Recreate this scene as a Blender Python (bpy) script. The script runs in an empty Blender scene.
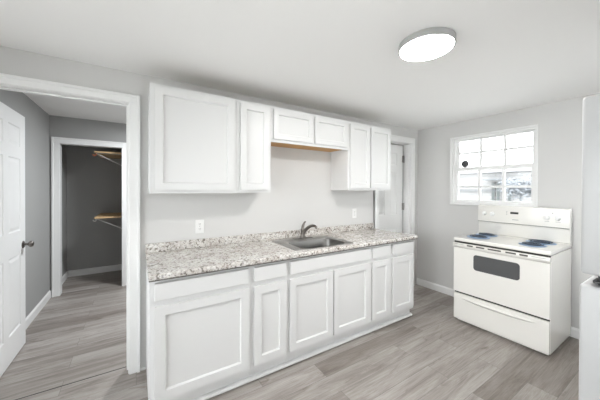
import bpy, bmesh, math, random
from mathutils import Matrix, Vector
random.seed(7)
S = bpy.context.scene
COL = S.collection

# ------------------------------------------------------------------ camera
cam_d = bpy.data.cameras.new('camera'); cam = bpy.data.objects.new('camera', cam_d); COL.objects.link(cam)
F = Vector((0.532, 0.847, -0.0066)).normalized()
R0 = Vector((0.847, -0.532, 0)).normalized()
U0 = R0.cross(F)
a = math.radians(0.199)
Rv = math.cos(a)*R0 + math.sin(a)*U0; Uv = -math.sin(a)*R0 + math.cos(a)*U0
cam.matrix_world = Matrix(((Rv.x, Uv.x, -F.x, 0), (Rv.y, Uv.y, -F.y, -2.376), (Rv.z, Uv.z, -F.z, 1.417), (0, 0, 0, 1)))
cam_d.sensor_width = 36; cam_d.lens = 260.9/600*36; cam_d.shift_y = -8.96/600
cam_d.clip_start = 0.05
S.camera = cam

# ------------------------------------------------------------------ world, exposure
SKY = 4.1; LAMP = 62.0; ADDED_HALL_LAMP = 160.0
w = bpy.data.worlds.new('sky'); S.world = w; w.use_nodes = True
w.node_tree.nodes['Background'].inputs[0].default_value = (.965, .98, 1.0, 1)
w.node_tree.nodes['Background'].inputs[1].default_value = SKY
S.view_settings.view_transform = 'Standard'; S.view_settings.look = 'None'
S.view_settings.gamma = 1; S.view_settings.use_curve_mapping = False
S.view_settings.exposure = 0.75
S.cycles.max_bounces = 12; S.cycles.diffuse_bounces = 8; S.cycles.transparent_max_bounces = 16
S.cycles.use_denoising = True

# ------------------------------------------------------------------ materials
def mat(name, color, rough=.5, metal=0, spec=.5, bump=0, bscale=200, emit=None, estr=0, coat=0):
    m = bpy.data.materials.new(name); m.use_nodes = True
    nt = m.node_tree; b = nt.nodes['Principled BSDF']
    b.inputs['Base Color'].default_value = (*color, 1); b.inputs['Roughness'].default_value = rough
    b.inputs['Metallic'].default_value = metal; b.inputs['Specular IOR Level'].default_value = spec
    b.inputs['Coat Weight'].default_value = coat
    if emit: b.inputs['Emission Color'].default_value = (*emit, 1); b.inputs['Emission Strength'].default_value = estr
    tc = nt.nodes.new('ShaderNodeTexCoord'); n = nt.nodes.new('ShaderNodeTexNoise')
    nt.links.new(tc.outputs['Object'], n.inputs['Vector'])
    n.inputs['Scale'].default_value = bscale; n.inputs['Detail'].default_value = 3
    if bump:
        bp = nt.nodes.new('ShaderNodeBump'); bp.inputs['Strength'].default_value = bump; bp.inputs['Distance'].default_value = .002
        nt.links.new(n.outputs['Fac'], bp.inputs['Height']); nt.links.new(bp.outputs['Normal'], b.inputs['Normal'])
    return m
M = {}
M['wall'] = mat('gray_wall_paint', (.645, .64, .63), .7, bump=.12, bscale=120)
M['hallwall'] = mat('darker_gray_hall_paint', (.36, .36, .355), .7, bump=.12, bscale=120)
M['ceiling'] = mat('white_ceiling_paint', (.87, .865, .855), .8, bump=.15, bscale=90)
M['trim'] = mat('white_trim_paint', (.85, .85, .845), .38)
M['door'] = mat('white_door_paint', (.84, .84, .835), .4)
M['cab'] = mat('white_cabinet_paint', (.71, .71, .705), .36)
M['enamel'] = mat('white_stove_enamel', (.82, .805, .765), .2, coat=.3)
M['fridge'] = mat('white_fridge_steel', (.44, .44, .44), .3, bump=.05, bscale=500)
M['plastic'] = mat('white_plastic', (.82, .82, .81), .35)
M['lamp_ring'] = mat('gray_lamp_ring', (.36, .36, .355), .4)
M['seam'] = mat('dark_seam', (.03, .028, .026), .7)
M['steel'] = mat('brushed_steel', (.21, .205, .195), .34, 1)
M['rimsteel'] = mat('lit_steel_rim', (.36, .352, .34), .35, 1)  # lighter copy of the bowl steel, the rim's reflected light painted in
M['nickel'] = mat('satin_nickel', (.19, .175, .16), .28, 1)
M['chrome'] = mat('chrome', (.6, .6, .6), .15, 1)
M['coil'] = mat('burner_coil', (.055, .075, .105), .45)
M['blue'] = mat('blue_drip_pan', (.20, .33, .52), .3, .2)
M['ovenglass'] = mat('dark_oven_glass', (.075, .077, .08), .14, spec=.8)
M['black'] = mat('black_plastic', (.012, .012, .012), .35)
M['grayprint'] = mat('gray_print', (.35, .35, .35), .6)
M['strip'] = mat('painted_underside_shade', (.10, .09, .08), .8)  # dark colour standing for the shade under the counter edge
M['slot'] = mat('vent_slot', (.09, .083, .075), .6)
M['hinge'] = mat('dull_metal_hinge', (.28, .27, .26), .4, .8)
M['copper'] = mat('copper_hook', (.55, .19, .09), .4, .5)
M['white_metal'] = mat('pale_metal', (.7, .7, .68), .4, .3)
M['siding_roof'] = mat('pale_roof', (.30, .30, .31), .8)
M['siding'] = mat('white_siding', (.8, .8, .8), .7)
M['outglass'] = mat('gray_house_glass', (.05, .06, .06), .5)
M['outtrim'] = mat('gray_house_trim', (.12, .13, .14), .6)
M['tree'] = mat('blue_gray_leaf', (.17, .185, .20), .8)
M['ground'] = mat('pale_concrete', (.78, .78, .76), .9, bump=.3, bscale=8)
M['dark'] = mat('dark_sensor', (.05, .05, .055), .4)

def nodes(m): return m.node_tree.nodes, m.node_tree.links, m.node_tree.nodes['Principled BSDF']
def ramp(N, stops, interp='LINEAR'):
    r = N.new('ShaderNodeValToRGB'); e = r.color_ramp; e.interpolation = interp
    while len(e.elements) < len(stops): e.elements.new(.5)
    for el, (p, c) in zip(e.elements, stops): el.position = p; el.color = (*c, 1)
    return r

def glass_mat():
    m = bpy.data.materials.new('window_glass'); m.use_nodes = True
    N = m.node_tree.nodes; L = m.node_tree.links; N.clear()
    o = N.new('ShaderNodeOutputMaterial'); mx = N.new('ShaderNodeMixShader'); t = N.new('ShaderNodeBsdfTransparent'); g = N.new('ShaderNodeBsdfGlossy')
    fr = N.new('ShaderNodeFresnel'); fr.inputs['IOR'].default_value = 1.35
    t.inputs[0].default_value = (.96, .97, .97, 1); g.inputs['Roughness'].default_value = .02
    L.new(fr.outputs[0], mx.inputs[0]); L.new(t.outputs[0], mx.inputs[1]); L.new(g.outputs[0], mx.inputs[2]); L.new(mx.outputs[0], o.inputs[0])
    return m
M['glass'] = glass_mat()

def wood_mat(name, c1, c2, scale):
    m = mat(name, c1, .6); N, L, b = nodes(m)
    tc = N.new('ShaderNodeTexCoord'); mp = N.new('ShaderNodeMapping'); mp.inputs['Scale'].default_value = scale
    n = N.new('ShaderNodeTexNoise'); n.inputs['Scale'].default_value = 6; n.inputs['Detail'].default_value = 5
    r = ramp(N, [(.3, c1), (.7, c2)])
    L.new(tc.outputs['Object'], mp.inputs[0]); L.new(mp.outputs[0], n.inputs['Vector']); L.new(n.outputs['Fac'], r.inputs[0]); L.new(r.outputs[0], b.inputs['Base Color'])
    return m
M['wood'] = wood_mat('raw_cabinet_wood', (.50, .26, .085), (.62, .36, .14), (1.5, 14, 14))
M['shelfwood'] = wood_mat('raw_shelf_board', (.52, .34, .17), (.64, .45, .25), (10, 1, 10))

M['woodtop'] = wood_mat('darkened_cabinet_top', (.20, .15, .10), (.28, .21, .14), (1.5, 14, 14))  # wood darkened to deepen the shade on the ceiling above the cabinets
def floor_mat():
    m = mat('gray_oak_vinyl_planks', (.3, .27, .25), .36); N, L, b = nodes(m)
    tc = N.new('ShaderNodeTexCoord')
    br = N.new('ShaderNodeTexBrick'); br.offset = .37; br.offset_frequency = 2; br.squash = 1
    br.inputs['Color1'].default_value = (0, 0, 0, 1); br.inputs['Color2'].default_value = (1, 1, 1, 1); br.inputs['Mortar'].default_value = (.5, .5, .5, 1)
    br.inputs['Scale'].default_value = 1; br.inputs['Mortar Size'].default_value = .0012; br.inputs['Mortar Smooth'].default_value = .2
    br.inputs['Brick Width'].default_value = 1.22; br.inputs['Row Height'].default_value = .165; br.inputs['Bias'].default_value = 0
    L.new(tc.outputs['Object'], br.inputs['Vector'])
    sep = N.new('ShaderNodeSeparateColor'); L.new(br.outputs['Color'], sep.inputs[0])
    # shift the grain from plank to plank
    cmb = N.new('ShaderNodeCombineXYZ'); ml = N.new('ShaderNodeMath'); ml.operation = 'MULTIPLY'; ml.inputs[1].default_value = 37
    L.new(sep.outputs[0], ml.inputs[0]); L.new(ml.outputs[0], cmb.inputs[0]); L.new(ml.outputs[0], cmb.inputs[2])
    va = N.new('ShaderNodeVectorMath'); L.new(tc.outputs['Object'], va.inputs[0]); L.new(cmb.outputs[0], va.inputs[1])
    def grain(sc, detail, dist, rough=.6):
        mp = N.new('ShaderNodeMapping'); mp.inputs['Scale'].default_value = sc; L.new(va.outputs[0], mp.inputs[0])
        n = N.new('ShaderNodeTexNoise'); n.inputs['Scale'].default_value = 1; n.inputs['Detail'].default_value = detail; n.inputs['Distortion'].default_value = dist; n.inputs['Roughness'].default_value = rough
        L.new(mp.outputs[0], n.inputs['Vector']); return n
    g1 = grain((1.3, 11, 1), 8, .9, .68); g2 = grain((4, 150, 1), 5, .3, .75); g3 = grain((2.6, 9, 1), 4, 1.6)
    r1 = ramp(N, [(.27, (.18, .157, .142)), (.45, (.315, .288, .266)), (.62, (.41, .385, .364)), (.8, (.49, .468, .45))]); L.new(g1.outputs['Fac'], r1.inputs[0])
    r2 = ramp(N, [(.3, (.66, .63, .60)), (.62, (1.06, 1.06, 1.06))]); L.new(g2.outputs['Fac'], r2.inputs[0])
    mx = N.new('ShaderNodeMix'); mx.data_type = 'RGBA'; mx.blend_type = 'MULTIPLY'; mx.inputs[0].default_value = .8
    L.new(r1.outputs[0], mx.inputs[6]); L.new(r2.outputs[0], mx.inputs[7])
    rp = ramp(N, [(0, (.70, .67, .65)), (.2, (.90, .885, .875)), (.7, (1.02, 1.02, 1.02)), (1, (1.12, 1.12, 1.13))]); L.new(sep.outputs[0], rp.inputs[0])
    mp2 = N.new('ShaderNodeMix'); mp2.data_type = 'RGBA'; mp2.blend_type = 'MULTIPLY'; mp2.inputs[0].default_value = 1
    L.new(mx.outputs[2], mp2.inputs[6]); L.new(rp.outputs[0], mp2.inputs[7])
    # knots / dark cathedral marks
    r3 = ramp(N, [(.62, (1, 1, 1)), (.74, (.52, .46, .41))]); L.new(g3.outputs['Fac'], r3.inputs[0])
    mk = N.new('ShaderNodeMix'); mk.data_type = 'RGBA'; mk.blend_type = 'MULTIPLY'; mk.inputs[0].default_value = .85
    L.new(mp2.outputs[2], mk.inputs[6]); L.new(r3.outputs[0], mk.inputs[7])
    sm = N.new('ShaderNodeMix'); sm.data_type = 'RGBA'; sm.inputs[7].default_value = (.15, .135, .125, 1)
    L.new(br.outputs['Fac'], sm.inputs[0]); L.new(mk.outputs[2], sm.inputs[6])
    L.new(sm.outputs[2], b.inputs['Base Color'])
    bp = N.new('ShaderNodeBump'); bp.inputs['Strength'].default_value = .12; bp.inputs['Distance'].default_value = .001
    L.new(g2.outputs['Fac'], bp.inputs['Height']); L.new(bp.outputs[0], b.inputs['Normal'])
    return m
M['floor'] = floor_mat()

def granite_mat():
    m = mat('speckled_beige_granite', (.6, .56, .52), .13); N, L, b = nodes(m)
    tc = N.new('ShaderNodeTexCoord')
    def noise(s, d=4, dist=0):
        n = N.new('ShaderNodeTexNoise'); n.inputs['Scale'].default_value = s; n.inputs['Detail'].default_value = d; n.inputs['Distortion'].default_value = dist
        L.new(tc.outputs['Object'], n.inputs['Vector']); return n
    n1 = noise(9, 5, .8); r1 = ramp(N, [(.34, (.42, .365, .325)), (.5, (.57, .535, .495)), (.66, (.72, .705, .675))]); L.new(n1.outputs['Fac'], r1.inputs[0])
    v = N.new('ShaderNodeTexVoronoi'); v.inputs['Scale'].default_value = 115; L.new(tc.outputs['Object'], v.inputs['Vector'])
    sp = N.new('ShaderNodeSeparateColor'); L.new(v.outputs['Color'], sp.inputs[0])
    r2 = ramp(N, [(0, (.07, .06, .055)), (.11, (.27, .23, .20)), (.2, (.47, .43, .39)), (.38, (.66, .645, .62)), (.75, (.84, .835, .82))], 'CONSTANT'); L.new(sp.outputs[0], r2.inputs[0])
    mx = N.new('ShaderNodeMix'); mx.data_type = 'RGBA'; mx.inputs[0].default_value = .46; L.new(r1.outputs[0], mx.inputs[6]); L.new(r2.outputs[0], mx.inputs[7])
    n2 = noise(42, 3, .4); r3 = ramp(N, [(.57, (1, 1, 1)), (.63, (.30, .275, .25))]); L.new(n2.outputs['Fac'], r3.inputs[0])
    m2 = N.new('ShaderNodeMix'); m2.data_type = 'RGBA'; m2.blend_type = 'MULTIPLY'; m2.inputs[0].default_value = .9; L.new(mx.outputs[2], m2.inputs[6]); L.new(r3.outputs[0], m2.inputs[7])
    L.new(m2.outputs[2], b.inputs['Base Color'])
    return m
M['granite'] = granite_mat()
def siding_mat():
    m = M['siding']; N, L, b = nodes(m)
    tc = N.new('ShaderNodeTexCoord'); br = N.new('ShaderNodeTexBrick')
    mp = N.new('ShaderNodeMapping'); mp.inputs['Rotation'].default_value = (math.pi/2, 0, math.pi/2)
    cx = N.new('ShaderNodeSeparateXYZ'); cc = N.new('ShaderNodeCombineXYZ')
    L.new(tc.outputs['Object'], cx.inputs[0]); L.new(cx.outputs[1], cc.inputs[0]); L.new(cx.outputs[2], cc.inputs[1])
    L.new(cc.outputs[0], br.inputs['Vector']); br.inputs['Scale'].default_value = 1
    br.inputs['Brick Width'].default_value = 3; br.inputs['Row Height'].default_value = .15; br.inputs['Mortar Size'].default_value = .008
    br.inputs['Color1'].default_value = (.225, .225, .225, 1); br.inputs['Color2'].default_value = (.205, .205, .205, 1); br.inputs['Mortar'].default_value = (.13, .13, .13, 1)
    L.new(br.outputs['Color'], b.inputs['Base Color'])
siding_mat()

# ------------------------------------------------------------------ mesh helpers
class MB:
    def __init__(s): s.bm = bmesh.new()
    def box(s, x0, x1, y0, y1, z0, z1, bev=0, seg=2, skip=None):
        t = bmesh.new(); bmesh.ops.create_cube(t, size=1)
        for v in t.verts:
            v.co = Vector((x0 + (v.co.x+.5)*(x1-x0), y0 + (v.co.y+.5)*(y1-y0), z0 + (v.co.z+.5)*(z1-z0)))
        if bev: bmesh.ops.bevel(t, geom=list(t.edges), offset=bev, segments=seg, affect='EDGES', profile=.5)
        return s.merge(t)
    def merge(s, t, mtx=None):
        if mtx: bmesh.ops.transform(t, matrix=mtx, verts=t.verts)
        bmesh.ops.recalc_face_normals(t, faces=t.faces)
        me = bpy.data.meshes.new('t'); t.to_mesh(me); t.free(); s.bm.from_mesh(me); bpy.data.meshes.remove(me); return s
    def lathe(s, prof, seg=32, mtx=None, cap=True):
        t = bmesh.new(); rings = []
        for r, z in prof:
            rings.append([t.verts.new((r*math.cos(2*math.pi*k/seg), r*math.sin(2*math.pi*k/seg), z)) for k in range(seg)])
        for A, B in zip(rings, rings[1:]):
            for k in range(seg): t.faces.new((A[k], A[(k+1) % seg], B[(k+1) % seg], B[k]))
        if cap: t.faces.new(rings[0]); t.faces.new(rings[-1])
        return s.merge(t, mtx)
    def tube(s, pts, r, seg=10):
        t = bmesh.new(); pts = [Vector(p) for p in pts]; rs = r if isinstance(r, (list, tuple)) else [r]*len(pts)
        rings = []; ref = None
        for i, p in enumerate(pts):
            d = (pts[min(i+1, len(pts)-1)] - pts[max(i-1, 0)]).normalized()
            if ref is None: ref = d.orthogonal().normalized()
            ref = (ref - d*ref.dot(d)).normalized(); q = d.cross(ref)
            rings.append([t.verts.new(p + rs[i]*(math.cos(2*math.pi*k/seg)*ref + math.sin(2*math.pi*k/seg)*q)) for k in range(seg)])
        for A, B in zip(rings, rings[1:]):
            for k in range(seg): t.faces.new((A[k], A[(k+1) % seg], B[(k+1) % seg], B[k]))
        t.faces.new(rings[0]); t.faces.new(rings[-1])
        return s.merge(t)
    def prism(s, poly, axis, a0, a1, bev=0):
        # extrude a 2-D outline along an axis: x: poly=(y,z); y: poly=(x,z); z: poly=(x,y)
        f = {'x': lambda p, a: (a, p[0], p[1]), 'y': lambda p, a: (p[0], a, p[1]), 'z': lambda p, a: (p[0], p[1], a)}[axis]
        t = bmesh.new(); A = [t.verts.new(f(p, a0)) for p in poly]; B = [t.verts.new(f(p, a1)) for p in poly]
        t.faces.new(A); t.faces.new(B); n = len(poly)
        for k in range(n): t.faces.new((A[k], A[(k+1) % n], B[(k+1) % n], B[k]))
        if bev:
            bmesh.ops.recalc_face_normals(t, faces=t.faces)
            bmesh.ops.bevel(t, geom=list(t.edges), offset=bev, segments=2, affect='EDGES', profile=.5)
        return s.merge(t)
    def panelled(s, x0, x1, y0, y1, z0, z1, panels, prof, both=False):
        """slab whose front (y0) face carries moulded panels; prof = [(inset, depth)...] ends in a flat field"""
        t = bmesh.new()
        def face_side(yf, sg):
            xs = sorted({x0, x1} | {p[0] for p in panels} | {p[1] for p in panels}); zs = sorted({z0, z1} | {p[2] for p in panels} | {p[3] for p in panels})
            for i in range(len(xs)-1):
                for j in range(len(zs)-1):
                    cx = (xs[i]+xs[i+1])/2; cz = (zs[j]+zs[j+1])/2
                    if any(p[0] < cx < p[1] and p[2] < cz < p[3] for p in panels): continue
                    t.faces.new([t.verts.new((X, yf, Z)) for X, Z in ((xs[i], zs[j]), (xs[i+1], zs[j]), (xs[i+1], zs[j+1]), (xs[i], zs[j+1]))])
            for p in panels:
                prev = None
                for ins, dep in prof:
                    ring = [t.verts.new((X, yf + sg*dep, Z)) for X, Z in ((p[0]+ins, p[2]+ins), (p[1]-ins, p[2]+ins), (p[1]-ins, p[3]-ins), (p[0]+ins, p[3]-ins))]
                    if prev:
                        for k in range(4): t.faces.new((prev[k], prev[(k+1) % 4], ring[(k+1) % 4], ring[k]))
                    prev = ring
                t.faces.new(prev)
        face_side(y0, 1)
        if both: face_side(y1, -1)
        else: t.faces.new([t.verts.new((X, y1, Z)) for X, Z in ((x0, z0), (x1, z0), (x1, z1), (x0, z1))])
        c = [(x0, z0), (x1, z0), (x1, z1), (x0, z1)]
        # side walls, split where the front grid is split is not needed visually
        for k in range(4):
            (xa, za), (xb, zb) = c[k], c[(k+1) % 4]
            t.faces.new([t.verts.new(q) for q in ((xa, y0, za), (xb, y0, zb), (xb, y1, zb), (xa, y1, za))])
        bmesh.ops.remove_doubles(t, verts=t.verts, dist=1e-5)
        return s.merge(t)
    def build(s, name, m, parent=None, smooth=False, bevel=0):
        me = bpy.data.meshes.new(name); s.bm.to_mesh(me); s.bm.free()
        me.materials.append(m if not isinstance(m, str) else M[m])
        if smooth:
            for p in me.polygons: p.use_smooth = True
            try: me.set_sharp_from_angle(angle=math.radians(40))
            except Exception: pass
        o = bpy.data.objects.new(name, me); COL.objects.link(o)
        if bevel:
            bv = o.modifiers.new('b', 'BEVEL'); bv.width = bevel; bv.segments = 2; bv.limit_method = 'ANGLE'; bv.angle_limit = math.radians(60)
        if parent: o.parent = parent
        return o
def tag(o, label=None, cat=None, group=None, kind=None):
    if label: o['label'] = label
    if cat: o['category'] = cat
    if group: o['group'] = group
    if kind: o['kind'] = kind
    return o
def thing(name, label, cat, loc=(0, 0, 0), rz=0, group=None):
    o = bpy.data.objects.new(name, None); COL.objects.link(o); o.empty_display_size = .05
    o.location = loc; o.rotation_euler = (0, 0, rz); return tag(o, label, cat, group)
def struct(o, label=None, cat=None): return tag(o, label, cat, kind='structure')
def arc(c, r, a0, a1, n): return [(c[0]+r*math.cos(math.radians(a0+(a1-a0)*i/n)), c[1]+r*math.sin(math.radians(a0+(a1-a0)*i/n))) for i in range(n+1)]

# ------------------------------------------------------------------ room shell
H = 2.305; HH = 2.367; RX = 3.575; LX = -1.40; BY = -2.95
struct(MB().box(LX, RX, BY, .102, -.08, 0).build('floor', 'floor'), 'grey oak plank floor of the kitchen', 'floor')
struct(MB().box(-1.05, RX, .113, 3.25, -.08, 0).build('floor_hall', 'floor'), 'grey oak plank floor of the hall beyond the cased opening', 'floor')
struct(MB().box(LX, RX, .1021, .1128, -.08, -.0015).build('trim_1', 'seam'), 'dark joint between the kitchen planks and hall planks', 'floor joint')
struct(MB().box(LX-.12, RX+.12, BY-.12, .0, H, H+.1).build('ceiling', 'ceiling'), 'white painted kitchen ceiling', 'ceiling')
struct(MB().box(-1.07, RX+.12, .12, 3.25, HH, HH+.08).build('ceiling_hall', 'ceiling'), 'white hall ceiling', 'ceiling')
b = MB()
b.box(LX-.12, -.90, 0, .12, 0, HH); b.box(-.90, -.04, 0, .12, 2.077, HH); b.box(-.04, 2.620, 0, .12, 0, HH)
b.box(2.620, 2.642, .10, .12, 0, 2.10); b.box(2.642, 2.69, 0, .12, 0, 2.10); b.box(2.620, 3.42, 0, .12, 2.10, HH); b.box(3.42, RX, 0, .12, 0, HH)
struct(b.build('wall_back', 'wall'), 'grey wall behind the kitchen cabinets', 'wall')
wy0, wy1, wz0, wz1 = -1.365, -.548, 1.262, 2.068   # scaled below to the wall's distance
KW = RX/3.525
wsy = lambda y: -2.376 + (y+2.376)*KW
wsz = lambda z: 1.417 + (z-1.417)*KW
wy0, wy1, wz0, wz1 = wsy(-1.382), wsy(-.535), wsz(1.250), wsz(2.082)
b = MB(); b.box(RX, RX+.12, BY-.12, wy0, 0, HH).box(RX, RX+.12, wy1, 3.25, 0, HH).box(RX, RX+.12, wy0, wy1, 0, wz0).box(RX, RX+.12, wy0, wy1, wz1, HH)
struct(b.build('wall_right', 'wall'), 'grey wall with the window above the stove', 'wall')
# unseen walls, with openings for the added daylight windows
b = MB(); b.box(LX-.12, .3, BY-.12, BY, 0, H).box(.95, 2.25, BY-.12, BY, 0, H).box(3.15, RX, BY-.12, BY, 0, H).box(.3, .95, BY-.12, BY, 0, .95).box(.3, .95, BY-.12, BY, 2.12, H).box(2.25, 3.15, BY-.12, BY, 0, .70).box(2.25, 3.15, BY-.12, BY, 2.15, H)
struct(b.build('wall_front', 'wall'), 'grey wall opposite the cabinets', 'wall')
b = MB(); b.box(LX-.12, LX, BY, -2.6, 0, H).box(LX-.12, LX, -.3, 0, 0, H).box(LX-.12, LX, -2.6, -.3, 0, .04).box(LX-.12, LX, -2.6, -.3, 2.15, H)
struct(b.build('wall_left', 'wall'), 'grey wall at the left end of the kitchen', 'wall')
# hall and closet walls
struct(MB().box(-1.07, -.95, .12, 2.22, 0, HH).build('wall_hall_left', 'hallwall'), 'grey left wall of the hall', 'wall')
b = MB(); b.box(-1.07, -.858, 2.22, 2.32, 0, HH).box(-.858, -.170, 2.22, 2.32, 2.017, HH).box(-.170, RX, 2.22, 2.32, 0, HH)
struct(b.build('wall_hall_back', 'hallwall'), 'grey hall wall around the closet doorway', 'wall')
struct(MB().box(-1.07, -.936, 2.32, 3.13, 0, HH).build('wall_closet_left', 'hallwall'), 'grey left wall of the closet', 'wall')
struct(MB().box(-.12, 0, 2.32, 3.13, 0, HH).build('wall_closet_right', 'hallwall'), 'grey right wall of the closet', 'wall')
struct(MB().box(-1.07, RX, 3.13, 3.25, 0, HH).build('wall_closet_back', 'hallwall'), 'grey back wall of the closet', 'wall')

# ------------------------------------------------------------------ trim
def baseboard(name, pts, axis, h=.085, t=.013, label=None):
    """pts = (a0, a1, wall coordinate, direction into the room)"""
    a0, a1, c, d = pts
    prof = [(0, 0), (t, 0), (t, h-.018), (t*.45, h-.004), (t*.3, h), (0, h)]
    prof = [(c + d*p[0], p[1]) for p in prof]
    return struct(MB().prism(prof, axis, a0, a1).build(name, 'trim'), label or 'white baseboard', 'baseboard')
baseboard('baseboard_right', (-2.9, -.001, RX, -1), 'y', .095, label='white baseboard along the stove wall')
baseboard('baseboard_hall', (.15, 2.20, -.95, 1), 'y', .10, label='white baseboard on the left wall of the hall')
baseboard('baseboard_closet_back', (-.935, -.121, 3.13, -1), 'x', .10, label='white baseboard along the back of the closet')
baseboard('baseboard_closet_left', (2.33, 3.115, -.936, 1), 'y', .10, label='white baseboard on the left wall of the closet')
struct(MB().box(.028, .064, -.012, -.0005, 0, .018, .003).build('trim_2', 'trim'), 'short white shoe moulding between the casing and the base cabinet', 'trim')

def casing(mb, x0, x1, ztop, wdt, y, d, wtop=None):
    """flat casing with a back-band round an opening x0..x1; y wall face, d = -1 towards -Y"""
    wt = wtop or wdt
    def bx(xa, xb, za, zb, t, t0=0):
        ya, yb = sorted((y + d*t0, y + d*t)); mb.box(xa, xb, ya, yb, za, zb, .003)
    for xa, xb, xo in ((x0-wdt, x0, x0-wdt), (x1, x1+wdt, x1+wdt-.02)):
        bx(xa, xb, 0, ztop, .014); bx(xo, xo+.02, 0, ztop+wt, .022)
    bx(x0-wdt+.0205, x1+wdt-.0205, ztop, ztop+wt, .014); bx(x0-wdt+.0205, x1+wdt-.0205, ztop+wt-.02, ztop+wt, .022)
b = MB(); casing(b, -.895, -.045, 2.070, .071, -.0005, -1, .060)
b.box(-.899, -.889, 0, .12, 0, 2.067, .001).box(-.052, -.041, 0, .12, 0, 2.067, .001).box(-.899, -.041, 0, .12, 2.0675, 2.0765, .001)
b.box(-.064, -.0525, .055, .085, 0, 2.055, .002).box(-.889, -.0525, .055, .085, 2.0555, 2.067, .002)
struct(b.build('trim_3', 'trim'), 'white casing and jamb of the opening to the hall', 'door casing')
b = MB(); casing(b, -.852, -.176, 2.011, .078, 2.2195, -1)
b.box(-.8575, -.850, 2.22, 2.32, 0, 2.009, .001).box(-.178, -.1705, 2.22, 2.32, 0, 2.009, .001).box(-.8575, -.1705, 2.22, 2.32, 2.0095, 2.0165, .001)
struct(b.build('trim_4', 'trim'), 'white casing round the dark closet doorway', 'door casing')
b = MB(); casing(b, 2.715, 3.405, 2.095, .074, -.0005, -1)
b.box(2.691, 2.713, 0, .12, 0, 2.088, .001).box(3.403, 3.4195, 0, .12, 0, 2.088, .001).box(2.691, 3.4195, 0, .12, 2.0885, 2.0995, .001)
b.box(3.388, 3.4025, .02, .085, 0, 2.08, .002); 
struct(b.build('trim_5', 'trim'), 'white casing round the panel door beside the counter', 'door casing')

# ------------------------------------------------------------------ panel doors
PROF6 = [(0, 0), (.006, .006), (.016, .007), (.04, .0015), (.041, .0015)]
def six_panel(mb, wd, ht, th, st=.115, mid=.10):
    pw = (wd - 2*st - mid)/2; xs = [(st, st+pw), (st+pw+mid, st+2*pw+mid)]
    zs = [(.22, .22+.62), (.22+.62+.20, .22+.62+.20+.62), (.22+.62+.20+.62+.10, ht-.12)]
    mb.panelled(0, wd, 0, th, 0, ht, [(a0, a1, z0, z1) for a0, a1 in xs for z0, z1 in zs], PROF6, both=True)
# hall door, opened flat against the hall: hinge side at y=.13, face towards +X
d1 = thing('door_1', 'white six panel door standing open at the left edge with a metal knob', 'door', (-.854, .128, .012), math.radians(90)); tag(d1, kind='structure')
b = MB(); six_panel(b, .832, 2.05, .035); b.build('door_leaf', 'door', d1, bevel=.0015)
def knob(parent, x, z, sgn=-1, y=0):
    rot = Matrix.Translation((x, y, z)) @ Matrix.Rotation(math.radians(90 if sgn < 0 else -90), 4, 'X')
    k = MB().lathe([(.0, 0), (.032, 0), (.032, .004), (.027, .009), (.012, .012)], 28, rot).build('rosette', 'nickel', parent, True)
    MB().lathe([(.011, .0125), (.010, .028), (.014, .034), (.025, .042), (.0285, .052), (.026, .062), (.016, .070), (.002, .073)], 28, rot).build('knob', 'nickel', parent, True)
knob(d1, .772, .905)
b = MB(); b.box(.8321, .8335, .006, .029, .875, .935, .0005); b.build('latch_plate', 'nickel', d1)
# hinges of the hall door
for z in (.25, 1.0, 1.8):
    MB().tube([(-.004, -.004, z-.045), (-.004, -.004, z+.045)], .006).build('hinge', 'hinge', d1, True)
# door beside the counter, hinged on its right, slightly ajar away from the kitchen
d2 = thing('door_2', 'white panel door right of the counter with gray hinges', 'door', (3.378, .152, .012), math.radians(177.5)); tag(d2, kind='structure')
b = MB(); six_panel(b, .655, 2.06, .035, .12, .09); o = b.build('door_leaf', 'door', d2, bevel=.0015)
for z in (.30, 1.155, 1.86):
    hb = MB(); hb.box(-.022, .012, .0355, .0405, z-.05, z+.05, .001); hb.tube([(-.012, .045, z-.052), (-.012, .045, z+.052)], .010); hb.build('hinge', 'hinge', d2)

# ------------------------------------------------------------------ window over the stove
win = thing('window_1', 'white six over six window above the stove looking out at a pale house', 'window', (RX, -.93, wz0)); tag(win, kind='structure')
ox, oy, oz = RX, -.93, wz0
def wbox(mb, x0, x1, y0, y1, z0, z1, bev=.002):
    mb.box(x0-ox, x1-ox, y0-oy, y1-oy, z0-oz, z1-oz, bev)
A0, A1, B0, B1 = wsy(-1.397), wsy(-.510), wsz(1.228), wsz(2.100)
b = MB(); T = .018
wbox(b, RX-T, RX-.0005, wy1, A1, B0, B1); wbox(b, RX-.008, RX-.0005, A0, wy0, B0, B1)
wbox(b, RX-.008, RX-.0005, wy0+.0005, wy1-.0005, wz1, B1); wbox(b, RX-.03, RX-.0005, wy0+.0005, wy1-.0005, B0, wz0)
b.build('window_casing', 'trim', win)
b = MB(); f0, f1, h0, h1 = wy0+.0005, wy1-.0005, wz0+.0005, wz1-.0005; ft = .030
wbox(b, RX+.001, RX+.10, f1-ft, f1, h0, h1); wbox(b, RX+.001, RX+.10, f0, f0+ft*.4, h0, h1)
wbox(b, RX+.001, RX+.10, f0+ft*.4, f1-ft, h1-.022, h1); wbox(b, RX+.001, RX+.10, f0+ft*.4, f1-ft, h0, h0+.018)
b.build('window_frame', 'trim', win)
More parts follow.
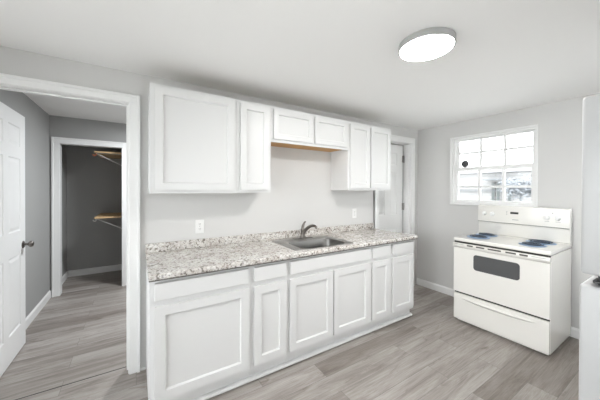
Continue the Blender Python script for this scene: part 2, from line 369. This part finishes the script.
def sash(x0, x1, z0, z1, rb, rt, zm, y0, y1, st=.030):
    b = MB(); wbox(b, x0, x1, y0, y0+st, z0, z1); wbox(b, x0, x1, y1-st, y1, z0, z1); wbox(b, x0, x1, y0+st, y1-st, z0, z0+rb); wbox(b, x0, x1, y0+st, y1-st, z1-rt, z1)
    s_ = b.build('sash', 'trim', win)
    g0, g1 = y0+st, y1-st; m = MB()
    for k in (1, 2):
        yc = g0 + (g1-g0)*k/3; wbox(m, x0+.004, x1-.008, yc-.014, yc+.014, z0+rb, z1-rt, .001)
    wbox(m, x0+.0045, x1-.0085, g0, g1, zm-.013, zm+.013, .001)
    mm = m.build('muntin_grid', 'trim', s_)
    g = MB(); wbox(g, x1-.006, x1-.004, g0, g1, z0+rb, z1-rt, 0); gg = g.build('pane', 'glass', s_)
q0, q1 = f0+ft*.4+.001, f1-ft-.001
sash(RX+.050, RX+.080, wsz(1.655), h1-.0225, .045, .020, wsz(1.885), q0, q1)
sash(RX+.015, RX+.045, h0+.0185, wsz(1.705), .024, .048, wsz(1.456), q0, q1)
# dark sensor on the upper pane
b = MB(); b.lathe([(.0, 0), (.046, 0), (.045, .008), (.032, .014), (.004, .018)], 20, Matrix.Translation((RX+.0735, wsy(-.655), wsz(1.752))) @ Matrix.Rotation(math.radians(-90), 4, 'Y'))
tag(b.build('sensor_disc', 'dark', None, True), 'small dark round sensor stuck low on the upper left window pane', 'sensor')

# unseen windows, added to bring daylight into the room
def added_window(name, axis, c, a0, a1, z0, z1, label):
    wn = thing(name, label, 'window'); tag(wn, kind='structure')
    def B(mb, p0, p1, q0, q1, r0, r1):   # p along wall, q through wall, r up
        if axis == 'x': mb.box(p0, p1, q0, q1, r0, r1, .003)
        else: mb.box(q0, q1, p0, p1, r0, r1, .003)
    f = MB(); m = (a0+a1)/2; t = .045
    for p0, p1, r0, r1 in ((a0+.001, a0+t, z0+.001, z1-.001), (a1-t, a1-.001, z0+.001, z1-.001), (a0+t, a1-t, z0+.001, z0+t), (a0+t, a1-t, z1-t, z1-.001), (m-.025, m+.025, z0+t, z1-t)):
        B(f, p0, p1, c-.03, c+.03, r0, r1)
    f.build('window_frame', 'trim', wn)
    for p0, p1 in ((a0+t, m-.025), (m+.025, a1-t)):
        g = MB(); B(g, p0, p1, c-.001, c+.001, z0+t, z1-t); g.build('pane', 'glass', wn)
added_window('added_window_2', 'x', BY-.06, .3, .95, .95, 2.12, 'small white window added for daylight in the wall opposite the cabinets')
added_window('added_window_4', 'x', BY-.06, 2.25, 3.15, .70, 2.15, 'white window added for daylight in the wall beyond the refrigerator')
added_window('added_window_3', 'y', LX-.06, -2.6, -.3, .04, 2.15, 'white window added for daylight in the left end wall of the kitchen')

# ------------------------------------------------------------------ cabinets
SH = [(0, 0), (.002, .003), (.007, .0125), (.0075, .0125)]
def shaker(mb, x0, x1, y0, y1, z0, z1, rail=.055): mb.panelled(x0, x1, y0, y1, z0, z1, [(x0+rail, x1-rail, z0+rail, z1-rail)], SH)
def frame(mb, x0, x1, y0, y1, z0, z1, holes):
    """face frame with rectangular holes"""
    xs = sorted({x0, x1} | {h[0] for h in holes} | {h[1] for h in holes}); zs = sorted({z0, z1} | {h[2] for h in holes} | {h[3] for h in holes})
    for i in range(len(xs)-1):
        for j in range(len(zs)-1):
            cx = (xs[i]+xs[i+1])/2; cz = (zs[j]+zs[j+1])/2
            if not any(h[0] < cx < h[1] and h[2] < cz < h[3] for h in holes): mb.box(xs[i], xs[i+1], y0, y1, zs[j], zs[j+1])
def wall_cabinet(x0, x1, z0, z1, doors, label, woodbottom=False, rail=.049):
    D = .285
    t = thing('wall_cabinet', label, 'cabinet', (x0, 0, z0), 0, 'white wall cabinets over the counter')
    wd = x1-x0; hg = z1-z0
    b = MB(); b.box(.0005, .016, -D+.019, -.001, 0, hg); b.box(wd-.016, wd-.0005, -D+.019, -.001, 0, hg); b.box(.016, wd-.016, -.009, -.001, .012, hg-.012)
    frame(b, .0005, wd-.0005, -D, -D+.0185, 0, hg, [(a0-x0+.012, a1-x0-.012, .038, hg-.038) for a0, a1 in doors])
    if not woodbottom: b.box(.016, wd-.016, -D+.019, -.009, .012, .026)
    b.build('carcass', 'cab', t)
    if woodbottom: MB().box(.0165, wd-.0165, -D+.019, -.0095, .010, .026).build('bottom_panel', 'wood', t)['label'] = 'raw wood bottom panel'
    MB().box(.0165, wd-.0165, -D+.019, -.0095, hg-.03, hg-.016).build('top_panel', 'woodtop', t)
    for a0, a1 in doors:
        b = MB(); shaker(b, a0-x0, a1-x0, -D-.0205, -D-.001, .025, hg-.025, rail); b.build('door', 'cab', t, bevel=.002)
UT = 2.148
wall_cabinet(.080, .700, 1.385, 2.155, [(.110, .672)], 'large white single door wall cabinet, leftmost over the counter')
wall_cabinet(.700, 1.008, 1.388, 2.154, [(.727, .984)], 'narrow white single door wall cabinet left of the short cabinet over the sink')
wall_cabinet(1.008, 1.915, 1.838, 2.151, [(1.030, 1.452), (1.476, 1.893)], 'short white two door wall cabinet with raw wood underside above the sink', True, .045)
wall_cabinet(1.915, 2.605, 1.408, UT, [(1.937, 2.232), (2.252, 2.583)], 'tall white two door wall cabinet, rightmost beside the door')

BF = -.600; BT = .879
def base_cabinet(x0, x1, drawers, doors, label, extra=None, zb=.118):
    t = thing('base_cabinet', label, 'cabinet', (x0, 0, 0), 0, 'white base cabinets under the counter')
    wd = x1-x0; b = MB()
    b.box(.0005, .016, BF+.019, -.001, .0 if extra == 'left' else .10, BT); b.box(wd-.016, wd-.0005, BF+.019, -.001, .10, BT); b.box(.016, wd-.016, -.009, -.001, .10, BT)
    b.box(.016, wd-.016, BF+.019, -.0095, .10, .115)
    holes = [(a0-x0+.012, a1-x0-.012, .762, .838) for a0, a1 in drawers] + [(a0-x0+.012, a1-x0-.012, .155, .70) for a0, a1 in doors]
    holes = [h for h in holes]
    xs = sorted({.0005, wd-.0005} | {h[0] for h in holes} | {h[1] for h in holes})
    frame(b, .0005, wd-.0005, BF, BF+.0185, zb-.012, BT, holes)
    b.build('carcass', 'cab', t)
    k = MB(); k.box(.0005, wd-.0005, BF+.044, BF+.056, 0, .0995); k.build('toe_kick', 'cab', t)
    k = MB(); k.prism([(BF+.0435, .012), (BF+.018, .012), (BF+.016, .016), (BF+.018, .028), (BF+.030, .034), (BF+.0435, .035)], 'x', .0005, wd-.0005+(.010 if extra == 'right' else 0)); k.build('shoe_moulding', 'cab', t)
    for a0, a1 in drawers:
        k = MB(); k.box(a0-x0, a1-x0, BF-.0205, BF-.001, .747, .852); k.build('drawer_front', 'cab', t, bevel=.004)
    for a0, a1 in doors:
        k = MB(); shaker(k, a0-x0, a1-x0, BF-.0205, BF-.001, .142, .712, .056); k.build('door', 'cab', t, bevel=.002)
base_cabinet(.067, .701, [(.092, .678)], [(.092, .678)], 'wide white base cabinet with one drawer and door, leftmost by the opening', 'left')
base_cabinet(.701, 1.001, [(.720, .985)], [(.720, .985)], 'narrow white base cabinet left of the sink cabinet')
base_cabinet(1.001, 1.920, [(1.018, 1.903)], [(1.018, 1.446), (1.460, 1.903)], 'white two door sink base cabinet with one long false drawer front')
base_cabinet(1.920, 2.216, [(1.940, 2.190)], [(1.940, 2.190)], 'narrow white base cabinet just right of the sink cabinet')
base_cabinet(2.216, 2.605, [(2.238, 2.582)], [(2.238, 2.582)], 'white base cabinet at the right end of the counter by the panel door', 'right')

# ------------------------------------------------------------------ countertop, sink, faucet
CT = .914; CF = -.640; sx0, sx1, sy0, sy1 = 1.183, 1.697, -.559, -.213
top = thing('countertop', 'speckled beige granite look countertop with backsplash and sink cutout', 'countertop', (.061, 0, 0))
def slab_edge(mb, x0, x1):
    pr = [(-.0215, .8795), (-.585, .8795)]
    mb.prism([(sy0, .8795), (CF+.006, .8795), (CF, .8855), (CF, CT-.012)] + arc((CF+.012, CT-.012), .012, 180, 90, 5)[1:] + [(sy0, CT)], 'x', x0, x1)
b = MB(); L0 = 0; X1 = 2.621-.061
slab_edge(b, 0, X1)
b.box(0, sx0-.061, sy0, -.0015, .8795, CT).box(sx1-.061, X1, sy0, -.0015, .8795, CT).box(sx0-.061, sx1-.061, sy1, -.0015, .8795, CT)
b.build('counter_slab', 'granite', top)
MB().box(.001, X1-.001, CF+.003, BF-.0005, .8745, .8793).build('underside_shade_strip', 'strip', top)  # painted shadow line along the underside of the counter front
b = MB(); b.box(0, X1-.006, -.0205, -.0015, CT+.0003, .985, .003); b.build('backsplash', 'granite', top)

sk = thing('kitchen_sink', 'stainless steel single bowl drop in sink in the counter', 'sink', (1.443, -.33, CT))
def rrect(x0, x1, y0, y1, r, n=5):
    p = []
    for cx, cy, a0 in ((x1-r, y1-r, 0), (x0+r, y1-r, 90), (x0+r, y0+r, 180), (x1-r, y0+r, 270)): p += arc((cx, cy), r, a0, a0+90, n)
    return p
def loft(mb, loops, cap_last=True):
    t = bmesh.new(); rs = [[t.verts.new((x, y, z)) for x, y in lp] for lp, z in loops]
    for A, B in zip(rs, rs[1:]):
        n = len(A)
        for k in range(n): t.faces.new((A[k], A[(k+1) % n], B[(k+1) % n], B[k]))
    if cap_last: t.faces.new(rs[-1])
    return mb.merge(t)
bw = (-.253, .247, -.222, .110)
b = MB(); loft(b, [(rrect(-.338, .302, -.245, .240, .03), .0005), (rrect(-.336, .300, -.243, .238, .03), .004), (rrect(-.330, .294, -.237, .232, .028), .0055),
         (rrect(bw[0]-.010, bw[1]+.010, bw[2]-.010, bw[3]+.010, .085), .0045), (rrect(bw[0], bw[1], bw[2], bw[3], .08), .001)], False)
b.build('rim', 'rimsteel', sk, True)
b = MB(); loft(b, [(rrect(bw[0]+.0003, bw[1]-.0003, bw[2]+.0003, bw[3]-.0003, .08), .0008), (rrect(bw[0]+.004, bw[1]-.004, bw[2]+.004, bw[3]-.004, .08), -.008),
         (rrect(bw[0]+.014, bw[1]-.014, bw[2]+.014, bw[3]-.014, .08), -.14), (rrect(bw[0]+.040, bw[1]-.040, bw[2]+.040, bw[3]-.040, .07), -.165), (rrect(-.05, .04, -.10, .0, .03), -.17)])
b.build('bowl', 'steel', sk, True)
MB().lathe([(.042, -.1685), (.042, -.165), (.03, -.1665), (.004, -.168)], 24, Matrix.Translation((-.004, -.05, 0))).build('drain', 'nickel', sk, True)

fc = thing('faucet', 'brushed nickel single lever faucet behind the sink', 'faucet', (1.440, -.140, CT+.0062))
MB().lathe([(.0, 0), (.034, 0), (.033, .006), (.025, .012), (.0215, .03), (.021, .075), (.023, .082), (.020, .098), (.006, .102)], 28).build('body', 'nickel', fc, True)
MB().box(-.11, .11, -.026, .026, 0, .005, .002).build('deck_plate', 'nickel', fc)
def bez(p, n=14):
    p = [Vector(q) for q in p]; out = []
    for i in range(n+1):
        t = i/n; out.append((1-t)**3*p[0] + 3*(1-t)**2*t*p[1] + 3*(1-t)*t*t*p[2] + t**3*p[3])
    return out
pts = bez([(.002, -.008, .05), (.025, -.055, .125), (.042, -.105, .15), (.055, -.155, .130)]); pts.append(Vector((.056, -.158, .112)))
MB().tube(pts, [.018 - .006*i/14 for i in range(15)] + [.012], 14).build('spout', 'nickel', fc, True)
pts = bez([(0, 0, .09), (.004, .01, .115), (.01, .012, .14), (.036, .004, .168)])
MB().tube(pts, [.018 - .010*i/14 for i in range(15)], 12).build('lever_handle', 'nickel', fc, True)

# ------------------------------------------------------------------ outlets
def outlet(loc, label, proto=None):
    t = thing('wall_outlet', label, 'outlet', loc, 0, 'white outlets on the wall above the counter')
    MB().box(-.0355, .0355, -.006, -.0006, -.058, .058, .0025).build('cover_plate', 'plastic', t)
    for z in (-.021, .021):
        f = MB().box(-.017, .017, -.0085, -.0062, z-.014, z+.014, .002).build('receptacle', 'plastic', t)
        MB().box(-.007, -.0045, -.0088, -.0084, z-.003, z+.007).box(.0045, .007, -.0088, -.0084, z-.003, z+.007).box(-.002, .002, -.0088, -.0084, z-.010, z-.006).build('slot', 'slot', f)
    MB().lathe([(.0, 0), (.003, 0), (.0028, .001)], 12, Matrix.Translation((0, -.0061, 0)) @ Matrix.Rotation(math.radians(90), 4, 'X')).build('screw', 'hinge', t)
    return t
outlet((.466, 0, 1.092), 'white wall outlet above the left part of the counter')
outlet((2.285, 0, 1.122), 'white wall outlet right of the sink near the panel door')

# ------------------------------------------------------------------ stove (front towards local -Y)
SW = .788
st = thing('electric_stove', 'white electric coil stove with blue drip pans under the window', 'stove', (2.953, -1.2515, 0), math.radians(-90))
hw = SW/2; DB = .600
b = MB(); b.box(-hw+.002, hw-.002, .018, DB, .022, .858, .003)
b.box(-hw+.02, hw-.02, .04, DB-.03, 0.0, .0215)
b.build('body', 'enamel', st)
MB().box(-hw+.004, hw-.004, .0, .03, .8495, .8655).build('dark_gap', 'seam', st)
MB().box(-hw+.006, hw-.006, .008, .0175, .3055, .3245).build('dark_gap', 'seam', st)
b = MB(); prof = [(.020, .866), (-.004, .866), (-.010, .872), (-.010, .884)] + arc((.006, .884), .016, 180, 90, 6)[1:] + [(.52, .900), (.53, .905), (DB-.001, .905), (DB-.001, .866)]
b.prism(prof, 'x', -hw, hw, .002); b.build('cooktop', 'enamel', st, True)
# vent and handle rail on the top of the door
od = MB(); wx0, wx1, wz0, wz1 = -.200, .192, .588, .754
def roundpanel(mb, x0, x1, y0, y1, z0, z1): mb.box(x0, x1, y0, y1, z0, z1, .006, 3)
frame_b = MB()
for (xa, xb, za, zb) in ((-hw+.003, wx0, .325, .798), (wx1, hw-.003, .325, .798), (wx0, wx1, .325, wz0), (wx0, wx1, wz1, .798)): frame_b.box(xa, xb, -.012, .0175, za, zb)
bmesh.ops.remove_doubles(frame_b.bm, verts=frame_b.bm.verts, dist=1e-5)
odoor = frame_b.build('oven_door', 'enamel', st)
gl = MB(); loft(gl, [(rrect(wx0+.0005, wx1-.0005, wz0+.0005, wz1-.0005, .002), 0), (rrect(wx0+.0005, wx1-.0005, wz0+.0005, wz1-.0005, .014), .0008)])
gl = MB(); pl = rrect(wx0+.004, wx1-.004, wz0+.004, wz1-.004, .028)
gl.prism(pl, 'y', -.0125, -.006); g_ = gl.build('oven_window', 'ovenglass', odoor)
gs = MB(); gs.box(wx0+.0002, wx1-.0002, -.0118, .016, wz0+.0002, wz1-.0002); gs.build('window_surround', 'enamel', odoor)
h = MB(); hp = [(.0175, .809), (.0175, .849), (-.014, .849), (-.026, .846), (-.032, .838), (-.032, .822), (-.024, .806), (-.014, .7985), (-.012, .7985), (-.012, .809)]
h.prism(hp, 'x', -hw+.001, hw-.001, .0015); hn = h.build('handle_rail', 'enamel', odoor, True)
for (xa, xb) in ((-.25, -.195), (-.165, -.09), (-.06, .05), (.085, .165), (.19, .25)):
    MB().box(xa, xb, -.0335, -.0295, .829, .843, .001).build('vent_slot', 'slot', hn)
for (xa, xb) in ((-.365, -.275), (.275, .37)):
    MB().box(xa, xb, -.0333, -.0295, .8365, .8405, .0008).build('vent_slot', 'grayprint', hn)
# drawer
dr = MB(); dr.box(-hw+.003, hw-.003, -.012, .0175, .030, .305, .004); dw = dr.build('storage_drawer', 'enamel', st)
hp = [(-.0122, .235), (-.016, .236), (-.026, .250), (-.028, .262), (-.022, .274), (-.0122, .278)]
n = 14; tb = bmesh.new(); rings = []
for i in range(n+1):
    u = -1 + 2*i/n; x = .305*u; k = max(.02, (1 - abs(u)**6)); lift = -.018*(1-u*u)
    rings.append([tb.verts.new((x, -.0122 + (y+.0122)*k, .256 + (z-.256)*(.35+.65*k)*.7 + lift*.6 + .008)) for y, z in hp])
for A, B in zip(rings, rings[1:]):
    for k in range(len(hp)-1): tb.faces.new((A[k], A[k+1], B[k+1], B[k]))
tb.faces.new(rings[0]); tb.faces.new(rings[-1])
q = MB(); q.merge(tb); q.build('drawer_handle', 'enamel', dw, True)
# backguard: riser then overhanging control panel
b = MB(); b.prism([(.550, .9055), (.542, 1.045), (.528, 1.051), (.532, 1.230), (.540, 1.239), (.562, 1.241), (DB-.001, 1.237), (DB-.001, .9055)], 'x', -hw+.001, hw-.001, .003)
bg = b.build('backguard', 'enamel', st, True)
MB().box(-hw+.004, hw-.004, .5265, .542, 1.0472, 1.0505).build('panel_groove', 'slot', bg)
def on_panel(x, z):   # point on the slightly leaning control face
    return (x, .528 + (z-1.051)*.0223, z)
def stknob(x, z):
    p = on_panel(x, z); rot = Matrix.Translation((p[0], p[1]-.0005, p[2])) @ Matrix.Rotation(math.radians(90), 4, 'X')
    k = MB().lathe([(.0, 0), (.024, 0), (.0235, .004), (.018, .007), (.0165, .022), (.014, .025), (.002, .025)], 28, rot); k.box(p[0]-.003, p[0]+.003, p[1]-.0295, p[1]-.024, p[2]-.015, p[2]+.015, .001)
    k.build('control_knob', 'plastic', bg, True)
for x in (-.322, -.245, .230, .312): stknob(x, 1.142)
p = on_panel(-.037, 1.166); MB().box(p[0]-.036, p[0]+.036, p[1]-.003, p[1]+.004, p[2]-.011, p[2]+.011, .001).build('clock_display', 'black', bg)
p = on_panel(.03, 1.10)
MB().box(-.055, .0, on_panel(0, 1.093)[1]-.0012, on_panel(0, 1.093)[1]+.002, 1.090, 1.0965).build('badge', 'grayprint', bg)
for x, z in ((-.105, 1.178), (-.105, 1.163), (-.105, 1.148)):
    p = on_panel(x, z); MB().box(x-.004, x+.004, p[1]-.002, p[1]+.002, z-.004, z+.004, .001).build('button', 'grayprint', bg)
for x in (.230, .312):
    p = on_panel(x, 1.105); MB().box(x-.018, x+.018, p[1]-.001, p[1]+.002, 1.103, 1.107).build('knob_marking', 'grayprint', bg)
p = on_panel(.272, 1.19); MB().box(.268, .276, p[1]-.002, p[1]+.002, 1.186, 1.194, .001).build('indicator_light', 'slot', bg)
# burners
def burner(x, y, r):
    pan = MB().lathe([(r+.022, .9005), (r+.022, .9045), (r+.012, .9050), (r+.004, .9028), (r*.4, .9012), (.003, .9010)], 36, Matrix.Translation((x, y, 0))).build('drip_pan', 'blue', st, True)
    pts = []
    turns = 3.5 if r > .085 else 3
    for i in range(int(turns*28)+1):
        a_ = 2*math.pi*i/28; rr = .022 + (r-.022)*i/(turns*28); pts.append((x + rr*math.cos(a_), y + rr*math.sin(a_), .9135))
    MB().tube(pts, .0042, 8).build('coil', 'coil', pan, True)
    q = MB()
    for k in range(3):
        a_ = math.radians(90+120*k); q.tube([(x, y, .908), (x+r*.98*math.cos(a_), y+r*.98*math.sin(a_), .908)], .0028, 6)
    q.build('coil_support', 'chrome', pan)
burner(-.250, .215, .084); burner(-.262, .440, .080); burner(.212, .205, .080); burner(.215, .415, .092)

# ------------------------------------------------------------------ fridge (front towards +Y, only its door edge shows)
fr = thing('refrigerator', 'white top freezer refrigerator cut by the right edge of the photo', 'fridge', (1.68, -2.1290, 0), math.radians(180))
fw = .38
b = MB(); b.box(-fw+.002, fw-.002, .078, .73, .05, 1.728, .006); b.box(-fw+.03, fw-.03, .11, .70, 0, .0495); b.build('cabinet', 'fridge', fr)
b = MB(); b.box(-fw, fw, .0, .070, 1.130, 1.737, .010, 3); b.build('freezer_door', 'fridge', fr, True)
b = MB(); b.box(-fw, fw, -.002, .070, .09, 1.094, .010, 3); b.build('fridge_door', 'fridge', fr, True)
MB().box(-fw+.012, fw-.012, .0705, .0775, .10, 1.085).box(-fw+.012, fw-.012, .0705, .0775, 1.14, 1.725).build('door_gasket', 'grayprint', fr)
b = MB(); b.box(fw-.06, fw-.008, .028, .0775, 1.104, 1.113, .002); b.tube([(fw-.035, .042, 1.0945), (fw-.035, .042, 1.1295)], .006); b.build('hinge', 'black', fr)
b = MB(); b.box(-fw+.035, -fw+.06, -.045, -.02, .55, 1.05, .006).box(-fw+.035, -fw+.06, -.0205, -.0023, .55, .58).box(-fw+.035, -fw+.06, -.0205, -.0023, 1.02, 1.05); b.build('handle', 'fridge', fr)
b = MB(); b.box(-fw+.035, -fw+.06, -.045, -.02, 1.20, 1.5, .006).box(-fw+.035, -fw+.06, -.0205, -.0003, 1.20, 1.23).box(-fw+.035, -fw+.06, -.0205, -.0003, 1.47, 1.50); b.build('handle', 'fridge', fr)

# ------------------------------------------------------------------ ceiling lights
def disc_light(name, loc, r, h, color, strength, label, cat):
    t = thing(name, label, cat, loc)
    MB().lathe([(.0, -.0005), (r-.006, -.0005), (r, -.006), (r, -h+.010), (r-.002, -h+.004), (r-.010, -h+.004), (r-.010, -h+.012), (.0, -h+.012)], 64, None).build('housing', 'lamp_ring', t, True)
    m = mat('glowing_diffuser', (.9, .9, .9), .5, emit=color, estr=strength)
    MB().lathe([(r-.011, -h+.010), (r-.011, -h+.002), (r-.03, -h-.001), (.0, -h-.002)], 64, None, cap=False).build('diffuser', m, t, True)
disc_light('ceiling_light', (1.479, -1.443, H), .156, .045, (1, .985, .965), LAMP, 'round white flush mount light glowing on the kitchen ceiling', 'ceiling light')
disc_light('ceiling_light', (.55, 1.35, HH), .15, .05, (.93, .97, 1), ADDED_HALL_LAMP, 'round flush mount light added out of view on the hall ceiling behind the cabinet wall', 'ceiling light')  # unseen lamp, added for the cool light in the hall

# ------------------------------------------------------------------ closet shelves
def closet_shelf(z, label, hook):
    t = thing('closet_shelf', label, 'shelf', (-.121, 2.34, z), 0, 'raw wood closet shelves')
    MB().box(-.385, -.001, .0, .785, 0, .020, .002).build('board', 'shelfwood', t)
    for y in (.06,):
        b = MB(); b.tube([(-.365, y, -.008), (-.006, y, -.20)], .005, 8); b.box(-.375, -.003, y-.008, y+.008, -.006, -.0005); b.box(-.006, -.001, y-.008, y+.008, -.22, -.0065)
        br = b.build('bracket', 'white_metal', t)
        hk = MB(); pts = [(-.372 + .019*math.cos(q_)-.016, y, -.022 + .019*math.sin(q_)) for q_ in [math.radians(60 - 240*i/14) for i in range(15)]]
        hk.tube(pts, .006, 8); hk.build('rod_hook', 'copper' if hook else 'white_metal', br, True)
closet_shelf(1.935, 'upper raw wood closet shelf with copper coloured rod hook', True)
closet_shelf(.985, 'lower raw wood closet shelf at waist height', False)

# ------------------------------------------------------------------ outside
struct(MB().box(-30, 40, -40, 30, -.62, -.5).build('ground', 'ground'), 'pale ground outside the house', 'ground')
hs = thing('neighbouring_house', 'pale sided house with tall gray windows seen through the kitchen window', 'house', (14, 0, -.5))
def hy(y10): return -2.376 + (y10+2.376)*1.4
def hz(z10): return 1.417 + (z10-1.417)*1.4 + .5
MB().box(0, 5, hy(.3), hy(3.6), 0, 2.72).build('wall', 'siding', hs)
MB().prism([(hy(3.8), 2.725), (hy(.1), 2.725), (hy(.2), 2.80), (hy(2), 2.98), (hy(3.7), 2.80)], 'x', -.15, 5.2).build('roof', 'siding_roof', hs)
MB().box(-.5, -.001, hy(.92), hy(1.70), hz(1.735), hz(1.765)).build('porch_eave', 'outtrim', hs)
for y0, y1 in ((1.46, 1.57), (1.315, 1.43), (1.01, 1.12)):
    f = MB(); f.box(-.06, -.001, hy(y0), hy(y1), hz(1.05), hz(1.655)); fo = f.build('house_window', 'siding', hs)
    MB().box(-.075, -.0605, hy(y0)+.02, hy(y1)-.02, hz(1.06), hz(1.645)).build('house_pane', 'outglass', fo)
MB().box(-.12, -.001, hy(.55), hy(2.6), hz(1.375), hz(1.395)).build('belt_trim', 'outtrim', hs)
tr = thing('yard_tree', 'blue gray bushy tree beside the pale house outside the window', 'tree', (12.4, hy(.66)-.35, -.5))
b = MB(); b.tube([(0, 0, 0), (.03, .02, .9), (0, .05, 1.7)], [.07, .055, .03]); b.build('trunk', 'outtrim', tr)
b = MB()
for i in range(900):
    v = Vector((random.gauss(0, .26), random.gauss(0, .30), random.gauss(2.02, .16))); d = Vector((random.uniform(-1, 1), random.uniform(-1, 1), random.uniform(-.6, .6))).normalized()
    e = d.orthogonal().normalized(); s_ = random.uniform(.05, .09)
    t = bmesh.new(); t.faces.new([t.verts.new(v+d*s_), t.verts.new(v+e*s_*.5), t.verts.new(v-d*s_), t.verts.new(v-e*s_*.5)])
    me = bpy.data.meshes.new('t'); t.to_mesh(me); t.free(); b.bm.from_mesh(me); bpy.data.meshes.remove(me)
b.build('foliage', 'tree', tr)
